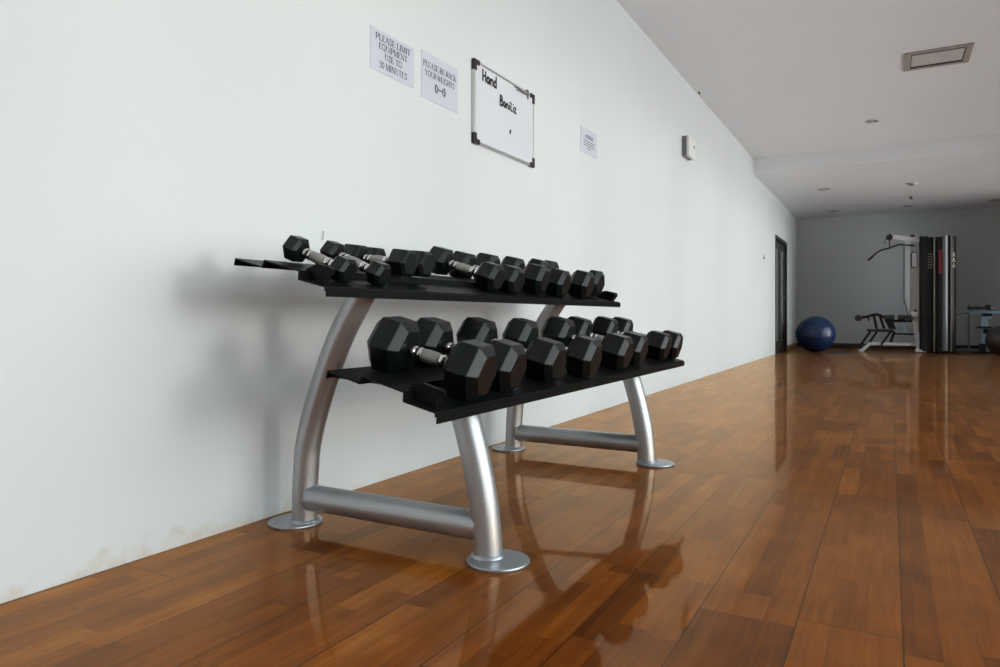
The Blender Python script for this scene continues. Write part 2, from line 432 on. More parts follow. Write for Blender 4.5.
def quad_strokes(bm, strokes, ox, oz, sx, sz, x):
    """strokes on the wall plane: glyph x -> world y, glyph y -> world z"""
    for (a, b, k) in strokes:
        A = Vector((a[0] * sx, a[1] * sz)); B = Vector((b[0] * sx, b[1] * sz))
        dd = B - A
        if dd.length < 1e-6: continue
        n = Vector((-dd.y, dd.x)).normalized() * k * 1.25 * (sx + sz) / 4
        e = dd.normalized() * k * (sx + sz) * .06
        ps = [A - e + n, A - e - n, B + e - n, B + e + n]
        bm.faces.new([bm.verts.new((x, ox + p.x, oz + p.y)) for p in ps])

def text_line(bm, s, yc, z0, h, width, x):
    tot = sum(strokes_for(c)[1] for c in s)
    sx = width / tot
    y = yc - width / 2
    for c in s:
        st, w = strokes_for(c)
        quad_strokes(bm, st, y, z0, sx, h, x); y += w * sx

def notice(label, y0, y1, z0, z1):
    """a sheet in a thin clear sleeve taped to the wall"""
    t = thing('paper_notice', label, 'notice', (0, (y0 + y1) / 2, z0), 'paper notices on the white wall')
    bm = BM(); box_between(bm, (.0006, y0, z0), (.0022, y1, z1)); obj('sheet', bm, M['paper'], t)
    return t

t = notice('landscape paper notice reading PLEASE LIMIT EQUIPMENT USE TO 30 MINUTES', 2.158, 2.447, 1.642, 1.812)
bm = BM(); yc = 2.305
for s, z, w in (('PLEASE LIMIT', 1.770, .232), ('EQUIPMENT', 1.736, .19), ('USE TO', 1.700, .115), ('30 MINUTES', 1.662, .185)):
    text_line(bm, s, yc, z, .026, w, .0026)
obj('lettering', bm, M['ink'], t)
t = notice('paper notice reading PLEASE RE-RACK YOUR WEIGHTS beside the whiteboard', 2.502, 2.795, 1.623, 1.830)
bm = BM(); yc = 2.648
text_line(bm, 'PLEASE RE-RACK', yc, 1.766, .026, .268, .0026); text_line(bm, 'YOUR WEIGHTS', yc, 1.727, .026, .238, .0026)
obj('lettering', bm, M['ink'], t)
bm = BM(); zc = 1.688    # printed dumbbell symbol under the words
def disc_poly(bm, cy, cz, ry, rz, a0, a1, x, n=14):
    ps = [(x, cy + ry * math.cos(math.radians(a0 + (a1 - a0) * i / n)), cz + rz * math.sin(math.radians(a0 + (a1 - a0) * i / n))) for i in range(n + 1)]
    bm.faces.new([bm.verts.new(p) for p in ps])
for sg in (-1, 1):
    arc = [(sg * (.030 + .016 * math.cos(a)), .023 * math.sin(a)) for a in [math.radians(-75 + 150 * i / 10) for i in range(11)]]
    quad_strokes(bm, [(a, b, .009) for a, b in zip(arc, arc[1:])], 2.648, zc, .85, .8, .0026)
    quad_strokes(bm, [((sg * .024, -.017), (sg * .024, .017), .007), ((sg * .010, 0), (sg * .024, 0), .006)], 2.648, zc, .85, .8, .0027)
quad_strokes(bm, [((-.012, .0), (.012, .0), .005)], 2.648, zc, .85, .8, .0026)
obj('printed_symbol', bm, M['ink'], t)
t = notice('small pale notice with faint lines of print, right of the whiteboard', 4.30, 4.60, 1.76, 1.93)
bm = BM()
for z, w, k in ((1.885, .13, .009), (1.872, .15, .009), (1.848, .2, .006), (1.832, .19, .006), (1.816, .2, .006), (1.797, .09, .006)):
    y = 4.455 - w / 2
    while y < 4.455 + w / 2 - .012:
        l = random.uniform(.014, .034)
        l = min(l, 4.455 + w / 2 - y)
        bm.faces.new([bm.verts.new(p) for p in ((.0026, y, z - k / 2), (.0026, y + l, z - k / 2), (.0026, y + l, z + k / 2), (.0026, y, z + k / 2))])
        y += l + .007
obj('faint_print', bm, M['ink'], t)

# ------------------------------------------------------------------ whiteboard
t = thing('whiteboard', 'wall-mounted whiteboard with black corner caps and handwriting', 'whiteboard', (0, 3.27, 1.507))
by0, by1, bz0, bz1 = 2.924, 3.582, 1.514, 1.922
bm = BM(); box_between(bm, (.004, by0 + .012, bz0 + .012), (.014, by1 - .012, bz1 - .012)); obj('writing_surface', bm, M['board'], t)
bm = BM(); fw = .011
box_between(bm, (.001, by0, bz0), (.016, by0 + fw, bz1)); box_between(bm, (.001, by1 - fw, bz0), (.016, by1, bz1))
box_between(bm, (.001, by0 + fw, bz0), (.016, by1 - fw, bz0 + fw)); box_between(bm, (.001, by0 + fw, bz1 - fw), (.016, by1 - fw, bz1))
obj('frame', bm, M['alu'], t, .002)
for sy, ya in ((1, by0), (-1, by1)):
    for sz, za in ((1, bz0), (-1, bz1)):
        bm = BM(); a = .05; w = .021
        pl = [(ya - sy * .003, za - sz * .003), (ya + sy * a, za - sz * .003), (ya + sy * a, za + sz * w), (ya + sy * w, za + sz * w), (ya + sy * w, za + sz * a), (ya - sy * .003, za + sz * a)]
        add_prism(bm, pl, 0, .0005, .020); obj('corner_cap', bm, M['black_plastic'], t, .002)
bm = BM()
def pen(ps, k, oy, oz, s): quad_strokes(bm, [(a, b, k * 1.15) for a, b in zip(ps, ps[1:])], oy, oz, s, s, .0150)
hz, hy, hs = 1.838, 3.008, .056
pen([(0, 0), (.02, 1.05)], .16, hy, hz, hs); pen([(.5, 0), (.5, 1.0)], .16, hy, hz, hs); pen([(.0, .5), (.5, .55)], .14, hy, hz, hs)
pen([(1.15, .55), (.85, .6), (.72, .3), (.85, .02), (1.12, .2), (1.16, .6), (1.2, .0)], .15, hy, hz, hs)
pen([(1.42, .6), (1.42, .0)], .15, hy, hz, hs); pen([(1.42, .4), (1.62, .6), (1.8, .5), (1.84, .0)], .15, hy, hz, hs)
pen([(2.4, .5), (2.15, .6), (2.02, .3), (2.15, .02), (2.38, .15)], .15, hy, hz, hs); pen([(2.42, 1.1), (2.42, .0)], .15, hy, hz, hs)
obj('handwriting', bm, M['marker_ink'], t); bm = BM()
hz, hy, hs = 1.764, 3.185, .052
pen([(0, 0), (.04, 1.0), (.42, .95), (.45, .65), (.1, .52), (.52, .42), (.5, .08), (0, 0)], .17, hy, hz, hs)
pen([(1.05, .5), (.8, .55), (.7, .25), (.85, .02), (1.06, .2), (1.06, .52), (1.12, .0)], .14, hy, hz, hs)
pen([(1.32, .55), (1.34, .0)], .14, hy, hz, hs); pen([(1.34, .35), (1.55, .55), (1.7, .4), (1.72, .0)], .14, hy, hz, hs)
pen([(1.98, .5), (1.98, .0)], .14, hy, hz, hs); pen([(1.98, .72), (1.98, .82)], .14, hy, hz, hs)
pen([(2.3, .9), (2.28, .05), (2.58, .03)], .14, hy, hz, hs)
pen([(2.8, .5), (2.8, .0)], .14, hy, hz, hs); pen([(2.8, .72), (2.8, .82)], .14, hy, hz, hs)
pen([(3.0, .5), (3.4, .55), (3.02, .0), (3.5, .04)], .14, hy, hz, hs)
obj('handwriting', bm, M['marker_ink'], t); bm = BM()
pen([(0, 0), (.25, .3), (.1, .32), (.05, .05)], .16, 3.290, 1.64, .055)
obj('ink_mark', bm, M['marker_ink'], t)
c = thing('wire_clip', 'small metal wire clip hung over the top right edge of the whiteboard', 'clip', (.02, 3.50, 1.90))
bm = BM()
add_tube(bm, [(.0185, 3.34, 1.905), (.0185, 3.50, 1.901)], .0022, 8); add_tube(bm, [(.0185, 3.36, 1.893), (.0185, 3.50, 1.901)], .0018, 8)
obj('wire_arm', bm, M['rust'], c)
bm = BM(); box_between(bm, (.017, 3.492, 1.880), (.021, 3.508, 1.932)); box_between(bm, (.001, 3.492, 1.926), (.017, 3.508, 1.932)); obj('jaw', bm, M['grey_plastic'], c, .002)

# ------------------------------------------------------------------ small things on the walls and ceilings
t = thing('wall_box', 'white wall-mounted control box with dark grey side, high on the white wall', 'control box', (0, 7.0, 2.235))
bm = BM(); box_between(bm, (.0, 6.885, 2.245), (.045, 7.13, 2.44)); obj('back_housing', bm, M['grey_plastic'], t, .004)
bm = BM(); box_between(bm, (.045, 6.88, 2.24), (.075, 7.135, 2.445)); obj('cover', bm, M['white_plastic'], t, .008)
bm = BM(); add_box(bm, (.0765, 7.07, 2.36), (.004, .05, .02)); obj('indicator', bm, M['grey_plastic'], t, .001)

t = thing('wall_nail', 'bent grey nail in the wall just above the upper dumbbells', 'nail', (0, 1.89, .95))
bm = BM(); add_tube(bm, smooth_path([(-.01, 1.89, .938), (.005, 1.89, .939), (.007, 1.8905, .95), (.0065, 1.8915, .968)], 5), .0012, 8); obj('shank', bm, M['rust'], t)
bm = BM(); add_tube(bm, [(.0065, 1.8915, .967), (.0064, 1.8916, .9685)], .0018, 10); obj('nail_head', bm, M['rust'], t)

t = thing('wall_hook', 'tiny dark hook on the wall left of the glazed door', 'hook', (0, 11.97, 1.55))
bm = BM(); box_between(bm, (0, 11.96, 1.60), (.008, 11.98, 1.66)); obj('back_plate', bm, M['rust'], t, .002)
bm = BM(); add_tube(bm, smooth_path([(.006, 11.97, 1.625), (.018, 11.97, 1.62), (.022, 11.97, 1.605), (.018, 11.97, 1.59)], 4), .005, 8); obj('prong', bm, M['rust'], t)

t = thing('ceiling_hook', 'tiny black hook in the main ceiling at the edge of the left wall', 'hook', (.03, 7.46, H))
bm = BM(); add_tube(bm, smooth_path([(.03, 7.46, H + .01), (.03, 7.46, H - .012), (.038, 7.46, H - .022), (.046, 7.46, H - .014)], 4), .005, 8); obj('prong', bm, M['black_plastic'], t)
bm = BM(); add_tube(bm, [(.03, 7.46, H - .005), (.03, 7.46, H)], .012, 12); obj('rose', bm, M['black_plastic'], t)

# ceiling air-conditioning grille
t = thing('ceiling_vent', 'square beige air vent with a pale centre panel set in the main ceiling', 'air vent', (2.16, 7.52, H))
x0, x1, y0, y1 = 1.90, 2.425, 7.262, 7.772
bm = BM(); fx, fy = .055, .05
box_between(bm, (x0, y0, H - .014), (x0 + fx, y1, H)); box_between(bm, (x1 - fx, y0, H - .014), (x1, y1, H))
box_between(bm, (x0 + fx, y0, H - .014), (x1 - fx, y0 + fy, H)); box_between(bm, (x0 + fx, y1 - fy, H - .014), (x1 - fx, y1, H))
obj('frame', bm, M['vent_paint'], t, .006)
bm = BM(); box_between(bm, (x0 + fx, y0 + fy, H - .004), (x1 - fx, y1 - fy, H)); obj('dark_slot', bm, M['dark_groove'], t)
bm = BM(); box_between(bm, (x0 + fx + .006, y0 + fy + .04, H - .010), (x1 - fx - .006, y1 - fy - .055, H - .004)); obj('centre_panel', bm, M['vent_panel'], t, .004)

def downlight(label, x, y, z, r=.055):
    t = thing('ceiling_downlight', label, 'ceiling light', (x, y, z), 'recessed ceiling downlights')
    bm = BM(); X = Matrix.Translation((x, y, z)) @ Matrix.Rotation(PI / 2, 4, 'Y')
    seg = 28; rings = []
    for a, rr in ((0, r * 1.35), (.010, r * 1.3), (.012, r * 1.05), (.004, r * .95), (.001, r * .94)):
        rings.append([bm.verts.new((x + rr * math.cos(2 * PI * k / seg), y + rr * math.sin(2 * PI * k / seg), z - a)) for k in range(seg)])
    for a, b in zip(rings, rings[1:]):
        for k in range(seg): bm.faces.new((a[k], a[(k + 1) % seg], b[(k + 1) % seg], b[k])).smooth = True
    obj('rim', bm, M['lamp_rim'], t)
    bm = BM(); add_lathe(bm, [(.0005, r * .94), (.004, r * .9), (.006, r * .5)], X, 24); obj('lens', bm, M['dark_groove'], t)
    bm = BM(); add_lathe(bm, [(.004, r * .5), (.014, r * .42), (.016, r * .2)], X, 16); obj('bulb', bm, M['lens'], t)
downlight('round downlight in the higher main ceiling, beyond the air vent', 1.60, 9.58, H, .058)
downlight('round downlight in the lowered ceiling nearest the ceiling step', .82, 12.92, H2, .075)
downlight('round downlight in the lowered ceiling above the blue ball, near the far wall', .80, 15.7, H2, .07)
downlight('round downlight in the lowered ceiling behind the sprinkler, near the far wall', 2.09, 15.69, H2, .07)
downlight('round downlight in the lowered ceiling near the far wall at the right edge', 3.47, 15.66, H2, .07)
t = thing('smoke_detector', 'domed smoke detector on the lowered ceiling in front of the sprinkler', 'smoke detector', (2.11, 13.04, H2))
bm = BM(); X = Matrix.Translation((2.11, 13.04, H2)) @ Matrix.Rotation(PI / 2, 4, 'Y')
add_lathe(bm, [(0, .085), (.014, .085), (.018, .075)], X, 24); obj('base', bm, M['vent_panel'], t)
bm = BM(); add_lathe(bm, [(.018, .055), (.03, .052), (.044, .032), (.047, .012)], X, 24); obj('sensor_dome', bm, M['lamp_rim'], t)
t = thing('sprinkler_head', 'small dark sprinkler hanging below the lowered ceiling', 'sprinkler', (2.115, 14.42, H2))
X = Matrix.Translation((2.115, 14.42, H2)) @ Matrix.Rotation(PI / 2, 4, 'Y')
bm = BM(); add_lathe(bm, [(0, .05), (.008, .048), (.012, .02)], X, 20); obj('escutcheon', bm, M['lamp_rim'], t)
bm = BM(); add_lathe(bm, [(.012, .016), (.04, .018), (.045, .03), (.052, .04), (.056, .012)], X, 16); obj('deflector', bm, M['rust'], t)

# ------------------------------------------------------------------ dumbbell rack
PHI = math.radians(14.3)
UD = Vector((math.cos(PHI), 0, -math.sin(PHI))); WD = Vector((math.sin(PHI), 0, math.cos(PHI)))
YN, YFE = 1.295, 3.44
LEGY = (1.655, 3.08)
ORI = {'low': Vector((.579, 0, .522)), 'up': Vector((.251, 0, .811))}
def tp(which, u, w, y): 
    p = ORI[which] + UD * u + WD * w
    return Vector((p.x, y, p.z))

rack = thing('dumbbell_rack', 'two-tier dumbbell rack with silver tube legs and black trays', 'rack', (.45, 2.367, 0))
back_pts = [(.150, .004), (.151, .075), (.156, .17), (.169, .267), (.211, .398), (.294, .585), (.376, .712), (.405, .748)]
front_pts = [(.829, .004), (.826, .06), (.814, .158), (.791, .265), (.760, .374), (.732, .448)]
for yl in LEGY:
    for pts, px in ((back_pts, .122), (front_pts, .868)):
        bm = BM(); add_tube(bm, smooth_path([(x, yl, z) for x, z in pts], 6), .0405, 28, ref=(0, 1, 0))
        leg = obj('leg', bm, M['silver'], rack)
        bm = BM(); add_lathe(bm, [(0, .083), (.004, .085), (.007, .085), (.009, .0835)], Matrix.Translation((px - rack.location.x, yl - rack.location.y - (.012 if yl < 2 else 0), 0)) @ Matrix.Rotation(-PI / 2, 4, 'Y'), 40)
        fp = obj('foot_plate', bm, M['plate'], None); fp.parent = leg
        bm = BM(); bx = pts[0][0] - rack.location.x
        rings = [(.009, .0475), (.0125, .046), (.017, .0425)]
        add_lathe(bm, rings, Matrix.Translation((bx, yl - rack.location.y, 0)) @ Matrix.Rotation(-PI / 2, 4, 'Y'), 28)
        wd = obj('weld_bead', bm, M['plate'], None); wd.parent = leg
    bm = BM(); add_tube(bm, [(.181, yl, .086), (.808, yl, .086)], .0402, 32); cb = obj('crossbar', bm, M['silver'], rack)
    bm = BM(); add_lathe(bm, [(-.003, .0400), (-.002, .0425), (.003, .0430), (.006, .0410)], Matrix.Translation((.181 - rack.location.x, yl - rack.location.y, .086)), 32)
    wr = obj('weld_ring', bm, M['plate'], None); wr.parent = cb
    bm = BM(); add_tube(bm, [(.262, yl, .484), (.45, yl, .472), (.728, yl, .443)], .013, 14); obj('shelf_arm', bm, M['tray'], rack)

TOP = [(0, -.012), (0, .0075), (.104, .0075), (.108, .026), (.198, .026), (.202, .0075), (.333, .0075), (.3345, .002), (.336, .0035), (.340, .0035), (.343, -.017)]
def offset_profile(P, th):
    out = []
    for i, p in enumerate(P):
        a = Vector(P[max(i - 1, 0)]); b = Vector(P[min(i + 1, len(P) - 1)])
        p = Vector(p)
        n1 = (p - a).normalized() if (p - a).length > 0 else (b - p).normalized()
        n2 = (b - p).normalized() if (b - p).length > 0 else n1
        m1 = Vector((n1.y, -n1.x)); m2 = Vector((n2.y, -n2.x))
        nn = (m1 + m2).normalized()
        k = th / max(.5, nn.dot(m1))
        out.append(p + nn * k)
    return out
for which in ('up', 'low'):
    bm = BM()
    prof = [Vector(p) for p in TOP] + list(reversed(offset_profile(TOP, .004)))
    n = len(TOP)
    endtop = list(TOP); endtop[4] = (.238, .0265); endtop[5] = (.242, .0055)
    endprof = [Vector(p) for p in endtop] + list(reversed(offset_profile(endtop, .004)))
    N = len(prof); rows = []
    for yy, pp in ((YN, endprof), (1.355, endprof), (1.362, prof), (3.424, prof), (3.43, endprof if which == 'up' else prof), (YFE, endprof if which == 'up' else prof)):
        rows.append([bm.verts.new(tp(which, p[0], p[1], yy)) for p in pp])
    for ra, rb in zip(rows, rows[1:]):
        for i in range(N): bm.faces.new((ra[i], ra[(i + 1) % N], rb[(i + 1) % N], rb[i]))
    for i in range(n - 1):
        for r in (rows[0], rows[-1]): bm.faces.new((r[i], r[i + 1], r[N - 2 - i], r[N - 1 - i]))
    tray = obj('tray', bm, M['tray'], rack, .0012)
    # bent end stops, a tall curled one in front and a low folded one behind, at both ends
    for yy, sg in ((YN + .035, 1), (YFE - .012, -1)):
        if sg < 0 and which == 'low': continue
        if sg < 0:      # far end: a plain solid block
            bm = BM()
            pts = [(.222, .0075), (.226, .030), (.262, .050), (.312, .050), (.318, .036), (.305, .0075)]
            y0_ = YFE - .055 if which == 'up' else YFE - .012
            a = [bm.verts.new(tp(which, u, w, y0_)) for u, w in pts]; b = [bm.verts.new(tp(which, u, w, YFE - .006)) for u, w in pts]
            k = len(pts)
            for i in range(k): bm.faces.new((a[i], a[(i + 1) % k], b[(i + 1) % k], b[i]))
            bm.faces.new(a); bm.faces.new(list(reversed(b)))
            st = obj('end_stop', bm, M['tray'], rack, .002); st.parent = tray
            continue
        bm = BM()
        pts = [(.218, .0075), (.226, .030), (.262, .052), (.312, .052), (.322, .049), (.318, .036), (.306, .026), (.305, .0075)]
        a = [bm.verts.new(tp(which, u, w, yy)) for u, w in pts]; b = [bm.verts.new(tp(which, u, w, yy + .006 * sg)) for u, w in pts]
        k = len(pts)
        for i in range(k): bm.faces.new((a[i], a[(i + 1) % k], b[(i + 1) % k], b[i]))
        bm.faces.new(a); bm.faces.new(list(reversed(b)))
        pts = [(.262, .052), (.312, .052), (.322, .049)]
        a = [bm.verts.new(tp(which, u, w, yy)) for u, w in pts]; b = [bm.verts.new(tp(which, u, w, yy - .009 * sg)) for u, w in pts]
        c_ = [bm.verts.new(tp(which, u, w - .003, yy - .009 * sg)) for u, w in pts]; d_ = [bm.verts.new(tp(which, u, w - .003, yy)) for u, w in pts]
        for q0, q1 in ((a, b), (b, c_), (c_, d_), (d_, a)):
            for i in range(2): bm.faces.new((q0[i], q0[i + 1], q1[i + 1], q1[i]))
        st = obj('end_stop', bm, M['tray'], rack)
        st.parent = tray

# ------------------------------------------------------------------ dumbbells
def add_hex_head(bm, xc, S, L, c, b):
    R = S / math.sqrt(3)
    rings = []
    for x, r in ((-L / 2, R - b), (-L / 2 + c, R), (L / 2 - c, R), (L / 2, R - b)):
        rings.append([bm.verts.new((xc + x, r * math.cos(PI / 3 * k), r * math.sin(PI / 3 * k))) for k in range(6)])
    for a, q in zip(rings, rings[1:]):
        for k in range(6): bm.faces.new((a[k], a[(k + 1) % 6], q[(k + 1) % 6], q[k]))
    bm.faces.new(list(reversed(rings[0]))); bm.faces.new(rings[-1])

def dumbbell(label, which, u, cy, T, S, L, yaw, w0, rat, pit=0., group=''):
    if S > .09:
        S *= 1.045 if which == 'low' else 1.03; cy += .003
    ctr = tp(which, u, S / 2 + w0, cy)
    ax = UD * math.cos(yaw) + Vector((0, 1, 0)) * math.sin(yaw)
    lat = WD.cross(ax)
    w = WD * math.cos(pit) - ax * math.sin(pit); ax = ax * math.cos(pit) + WD * math.sin(pit)
    Mx = Matrix((ax, lat, w)).transposed().to_4x4(); Mx.translation = ctr
    t = bpy.data.objects.new('dumbbell', None); COL.objects.link(t); t.empty_display_size = .05
    t.matrix_world = Mx
    tag(t, label, 'dumbbell', group)
    for sg in (-1, 1):
        bm = BM(); add_hex_head(bm, sg * (T - L) / 2, S, L, S * rat, S * rat * 1.1)
        h = obj('hex_head', bm, M['rubber'], t, S * .016, 2)
    hl = T / 2 - L
    r = .0125 if S < .09 else .0145
    bm = BM()
    prof = [(-hl - .004, r * .80), (-hl * .90, r * .80), (-hl * .89, r * 1.12), (-hl * .72, r * 1.12), (-hl * .70, r * .86), (-hl * .62, r * .86), (-hl * .60, r * 1.16), (-hl * .44, r * 1.16), (-hl * .42, r)]
    prof = prof + [(-a, q) for a, q in reversed(prof)]
    add_lathe(bm, prof, Matrix.Identity(4), 24); hd = obj('handle', bm, M['chrome'], t)
    bm = BM(); add_lathe(bm, [(-hl * .43, r * 1.02), (-hl * .36, r * 1.12), (-hl * .18, r * 1.22), (0, r * 1.25), (hl * .18, r * 1.22), (hl * .36, r * 1.12), (hl * .43, r * 1.02)], Matrix.Identity(4), 24)
    g = obj('grip', bm, M['knurl'], hd)
    for sg in (-1, 1):
        bm = BM(); add_lathe(bm, [(sg * hl * .66 - hl * .036, r * .95), (sg * hl * .66 + hl * .036, r * .95)], Matrix.Identity(4), 20)
        obj('ring', bm, M['dark_groove'], hd)
    return t

GL, GU = 'hex dumbbells on the lower tray', 'hex dumbbells on the upper tray'
low = [
 ('large black hex dumbbell with bare chrome handle at the left end of the lower tray', .170, 1.477, .324, .136, .098, .115, .0080, .158, -.017),
 ('black hex dumbbell second from the left end of the lower tray', .151, 1.674, .338, .128, .099, .059, .0080, .165, -.010),
 ('black hex dumbbell third from the left end of the lower tray', .132, 1.974, .360, .121, .104, -.008, .0081, .156, -.005),
 ('black hex dumbbell fourth from the left end of the lower tray', .160, 2.226, .343, .128, .096, .024, .0080, .154, 0),
 ('black hex dumbbell fifth from the left on the lower tray, chrome handle end just showing', .146, 2.586, .359, .127, .106, .000, .0081, .151, -.008),
 ('black hex dumbbell third from the right end of the lower tray', .128, 2.830, .360, .123, .104, .015, .0081, .135, -.006),
 ('black hex dumbbell second from the right end of the lower tray', .122, 3.192, .370, .121, .104, .022, .0082, .135, -.005),
 ('black hex dumbbell at the right end of the lower tray', .139, 3.358, .355, .124, .101, .065, .0081, .137, -.012),
]
up = [
 ('small black hex dumbbell with ringed chrome handle at the left end of the upper tray', .190, 1.408, .220, .066, .050, .06, .0205, .142, -.120),
 ('small black hex dumbbell second from the left end of the upper tray', .190, 1.552, .236, .064, .052, -.01, .0205, .155, -.118),
 ('plain black hex dumbbell third from the left on the upper tray, sitting further back', .116, 1.742, .256, .082, .067, .024, .0178, .12, .123),
 ('plain black hex dumbbell fourth from the left on the upper tray, sitting further back', .108, 1.846, .256, .082, .064, .010, .0178, .125, .145),
 ('black hex dumbbell fifth from the left on the upper tray, worn steel grip showing', .130, 2.228, .319, .097, .083, -.036, .0150, .16, -.045),
 ('black hex dumbbell fifth from the right end of the upper tray', .150, 2.355, .312, .101, .084, -.028, .0095, .142, -.032),
 ('black hex dumbbell fourth from the right end of the upper tray', .140, 2.572, .320, .114, .092, .088, .0095, .15, .016),
 ('black hex dumbbell third from the right end of the upper tray', .157, 2.763, .316, .115, .089, .033, .0085, .149, -.020),
 ('black hex dumbbell second from the right end of the upper tray', .158, 3.023, .324, .123, .091, .052, .0085, .153, -.017),
 ('black hex dumbbell at the right end of the upper tray, set slightly back', .105, 3.285, .332, .126, .073, -.02, .0095, .163, .02),
]
for a in low: dumbbell(a[0], 'low', *a[1:], group=GL)
for a in up: dumbbell(a[0], 'up', *a[1:], group=GU)

# ------------------------------------------------------------------ exercise balls
def ball(label, c, r, mat, cat, ribs):
    t = thing('exercise_ball', label, cat, (c[0], c[1], 0))
    bm = BM(); n = 72; prof = []
    for i in range(n + 1):
        a = -PI / 2 + PI * i / n
        rr = r * (1 - (.006 if (i % 6 == 0 and 12 < i < 60 and ribs) else 0))
        prof.append((rr * math.sin(a), max(1e-4, rr * math.cos(a))))
    add_lathe(bm, prof, Matrix.Translation((c[0], c[1], r * .985)) @ Matrix.Rotation(-PI / 2, 4, 'Y') @ Matrix.Diagonal((.985, 1.005, 1.005, 1)), 48)
    obj('shell', bm, mat, t)
    bm = BM(); add_lathe(bm, [(0, .014), (.006, .013), (.007, .006)], Matrix.Translation((c[0], c[1], r * .985)) @ Matrix.Rotation(.9, 4, 'Z') @ Matrix.Rotation(-.3, 4, 'Y') @ Matrix.Translation((r * 1.0, 0, 0)), 14)
    obj('valve', bm, M['black_plastic'], t)
    return t
ball('large blue exercise ball on the floor by the far wall, right of the glazed door', (.565, 14.38), .344, M['ball_blue'], 'exercise ball', True)
ball('dark grey exercise ball on the floor, cut by the right edge of the picture', (3.475, 14.55), .265, M['ball_dark'], 'exercise ball', True)

t = thing('floor_mat', 'thin black mat on the floor between the blue ball and the weight machine', 'mat', (.98, 14.35, 0))
bm = BM(); 
add_prism(bm, [(.80, 14.0), (1.14, 14.16), (1.16, 14.62), (.86, 14.52)], 2, .0, .008); obj('mat_sheet', bm, M['black_plastic'], t, .003)

# ------------------------------------------------------------------ multi-station machine by the far wall
t = thing('lat_pulldown_machine', 'white and black lat pulldown machine with a tall black weight cabinet', 'exercise machine', (2.2, 15.3, 0))
GY = 15.2
def rect_tube(bm, a, b, w, h):
    a, b = Vector(a), Vector(b); dd = (b - a); q = dd.to_track_quat('X', 'Z')
    add_box(bm, (a + b) / 2, (dd.length, w, h), q.to_matrix())
# weight cabinet: two bulged shrouds in plan
bm = BM()
add_prism(bm, [(2.265, 15.62), (2.265, 15.12), (2.30, 15.05), (2.38, 15.02), (2.47, 15.03), (2.485, 15.07), (2.485, 15.62)], 2, .03, 2.125); obj('side_shroud', bm, M['gym_black'], t, .006)
bm = BM()
add_prism(bm, [(2.50, 15.62), (2.50, 15.04), (2.56, 15.0), (2.62, 14.985), (2.74, 14.99), (2.80, 15.02), (2.835, 15.07), (2.835, 15.62)], 2, .03, 2.12); obj('front_shroud', bm, M['gym_black'], t, .006)
bm = BM(); box_between(bm, (2.482, 15.0, .03), (2.506, 15.06, 2.125)); obj('tan_strip', bm, M['tan'], t, .003)
bm = BM(); box_between(bm, (2.742, 14.968, .03), (2.764, 15.02, 2.13)); obj('tan_strip', bm, M['tan'], t, .003)
bm = BM(); add_prism(bm, [(2.618 + .083 * i / 8, 14.975 - .03 * math.sin(PI * i / 8)) for i in range(9)] + [(2.701, 15.0), (2.618, 15.0)], 2, .05, 2.135); obj('silver_column', bm, M['dull_silver'], t)
bm = BM(); add_lathe(bm, [(0, .06), (.02, .055), (.03, .03)], Matrix.Translation((2.69, 15.06, 2.12)) @ Matrix.Rotation(-PI / 2, 4, 'Y'), 18); obj('column_cap', bm, M['black_plastic'], t)
bm = BM(); add_prism(bm, [(2.555, 14.992), (2.562, 14.975), (2.606, 14.968), (2.614, 14.98)], 2, 1.45, 1.88); obj('red_panel', bm, M['red'], t)
bm = BM()   # pale emblem on the right panel and a small block of print on the left one
for k, z in enumerate((1.80, 1.70, 1.60)):
    for (a, b) in (((2.772, z - .05), (2.79, z + .035)), ((2.79, z + .035), (2.808, z - .05)), ((2.776, z - .02), (2.804, z - .02))):
        A, B = Vector(a), Vector(b); n = Vector((-(B - A).y, (B - A).x)).normalized() * .008
        yy = 15.0
        add_prism(bm, [tuple(A + n), tuple(A - n), tuple(B - n), tuple(B + n)], 1, 14.985, 15.03)
obj('pale_emblem', bm, M['white_plastic'], t)
bm = BM()
for k in range(6):
    for j in range(3):
        l = random.uniform(.012, .022)
        box_between(bm, (2.395 + j * .027, 15.014, 1.80 - k * .05), (2.395 + j * .027 + l, 15.03, 1.80 - k * .05 + .022))
obj('faint_print', bm, M['tan'], t)
# tower frame
bm = BM(); rect_tube(bm, (2.075, GY, .60), (2.075, GY, 2.09), .06, .085); obj('upright', bm, M['white_steel'], t, .004)
bm = BM(); box_between(bm, (2.12, 15.19, .76), (2.265, 15.24, 2.06)); obj('rear_panel', bm, M['silver'], t, .004)
bm = BM(); add_prism(bm, [(2.18 + .055 * math.cos(a) , 1.725 + (.10 if math.sin(a) > 0 else -.10) + .055 * math.sin(a)) for a in [2 * PI * i / 24 for i in range(24)]], 1, 15.172, 15.19); 
obj('slot_surround', bm, M['dark_groove'], t)
bm = BM(); add_prism(bm, [(2.185 + .038 * math.cos(a), 1.725 + (.10 if math.sin(a) > 0 else -.10) + .038 * math.sin(a)) for a in [2 * PI * i / 24 for i in range(24)]], 1, 15.166, 15.174); 
obj('slot_plate', bm, M['white_steel'], t)
bm = BM(); rect_tube(bm, (1.79, GY, 2.185), (2.40, GY, 2.06), .07, .085); obj('boom', bm, M['white_steel'], t, .005)
bm = BM(); rect_tube(bm, (1.765, GY, 2.190), (1.80, GY, 2.183), .08, .10); add_tube(bm, [(1.78, GY - .05, 2.17), (1.78, GY + .05, 2.17)], .055, 18)
obj('front_pulley', bm, M['black_plastic'], t)
for x, z in ((2.15, 2.155), (2.30, 2.125), (2.37, 2.12)):
    bm = BM(); add_tube(bm, [(x, GY - .03, z), (x, GY + .03, z)], .045, 18); obj('pulley', bm, M['black_plastic'], t)
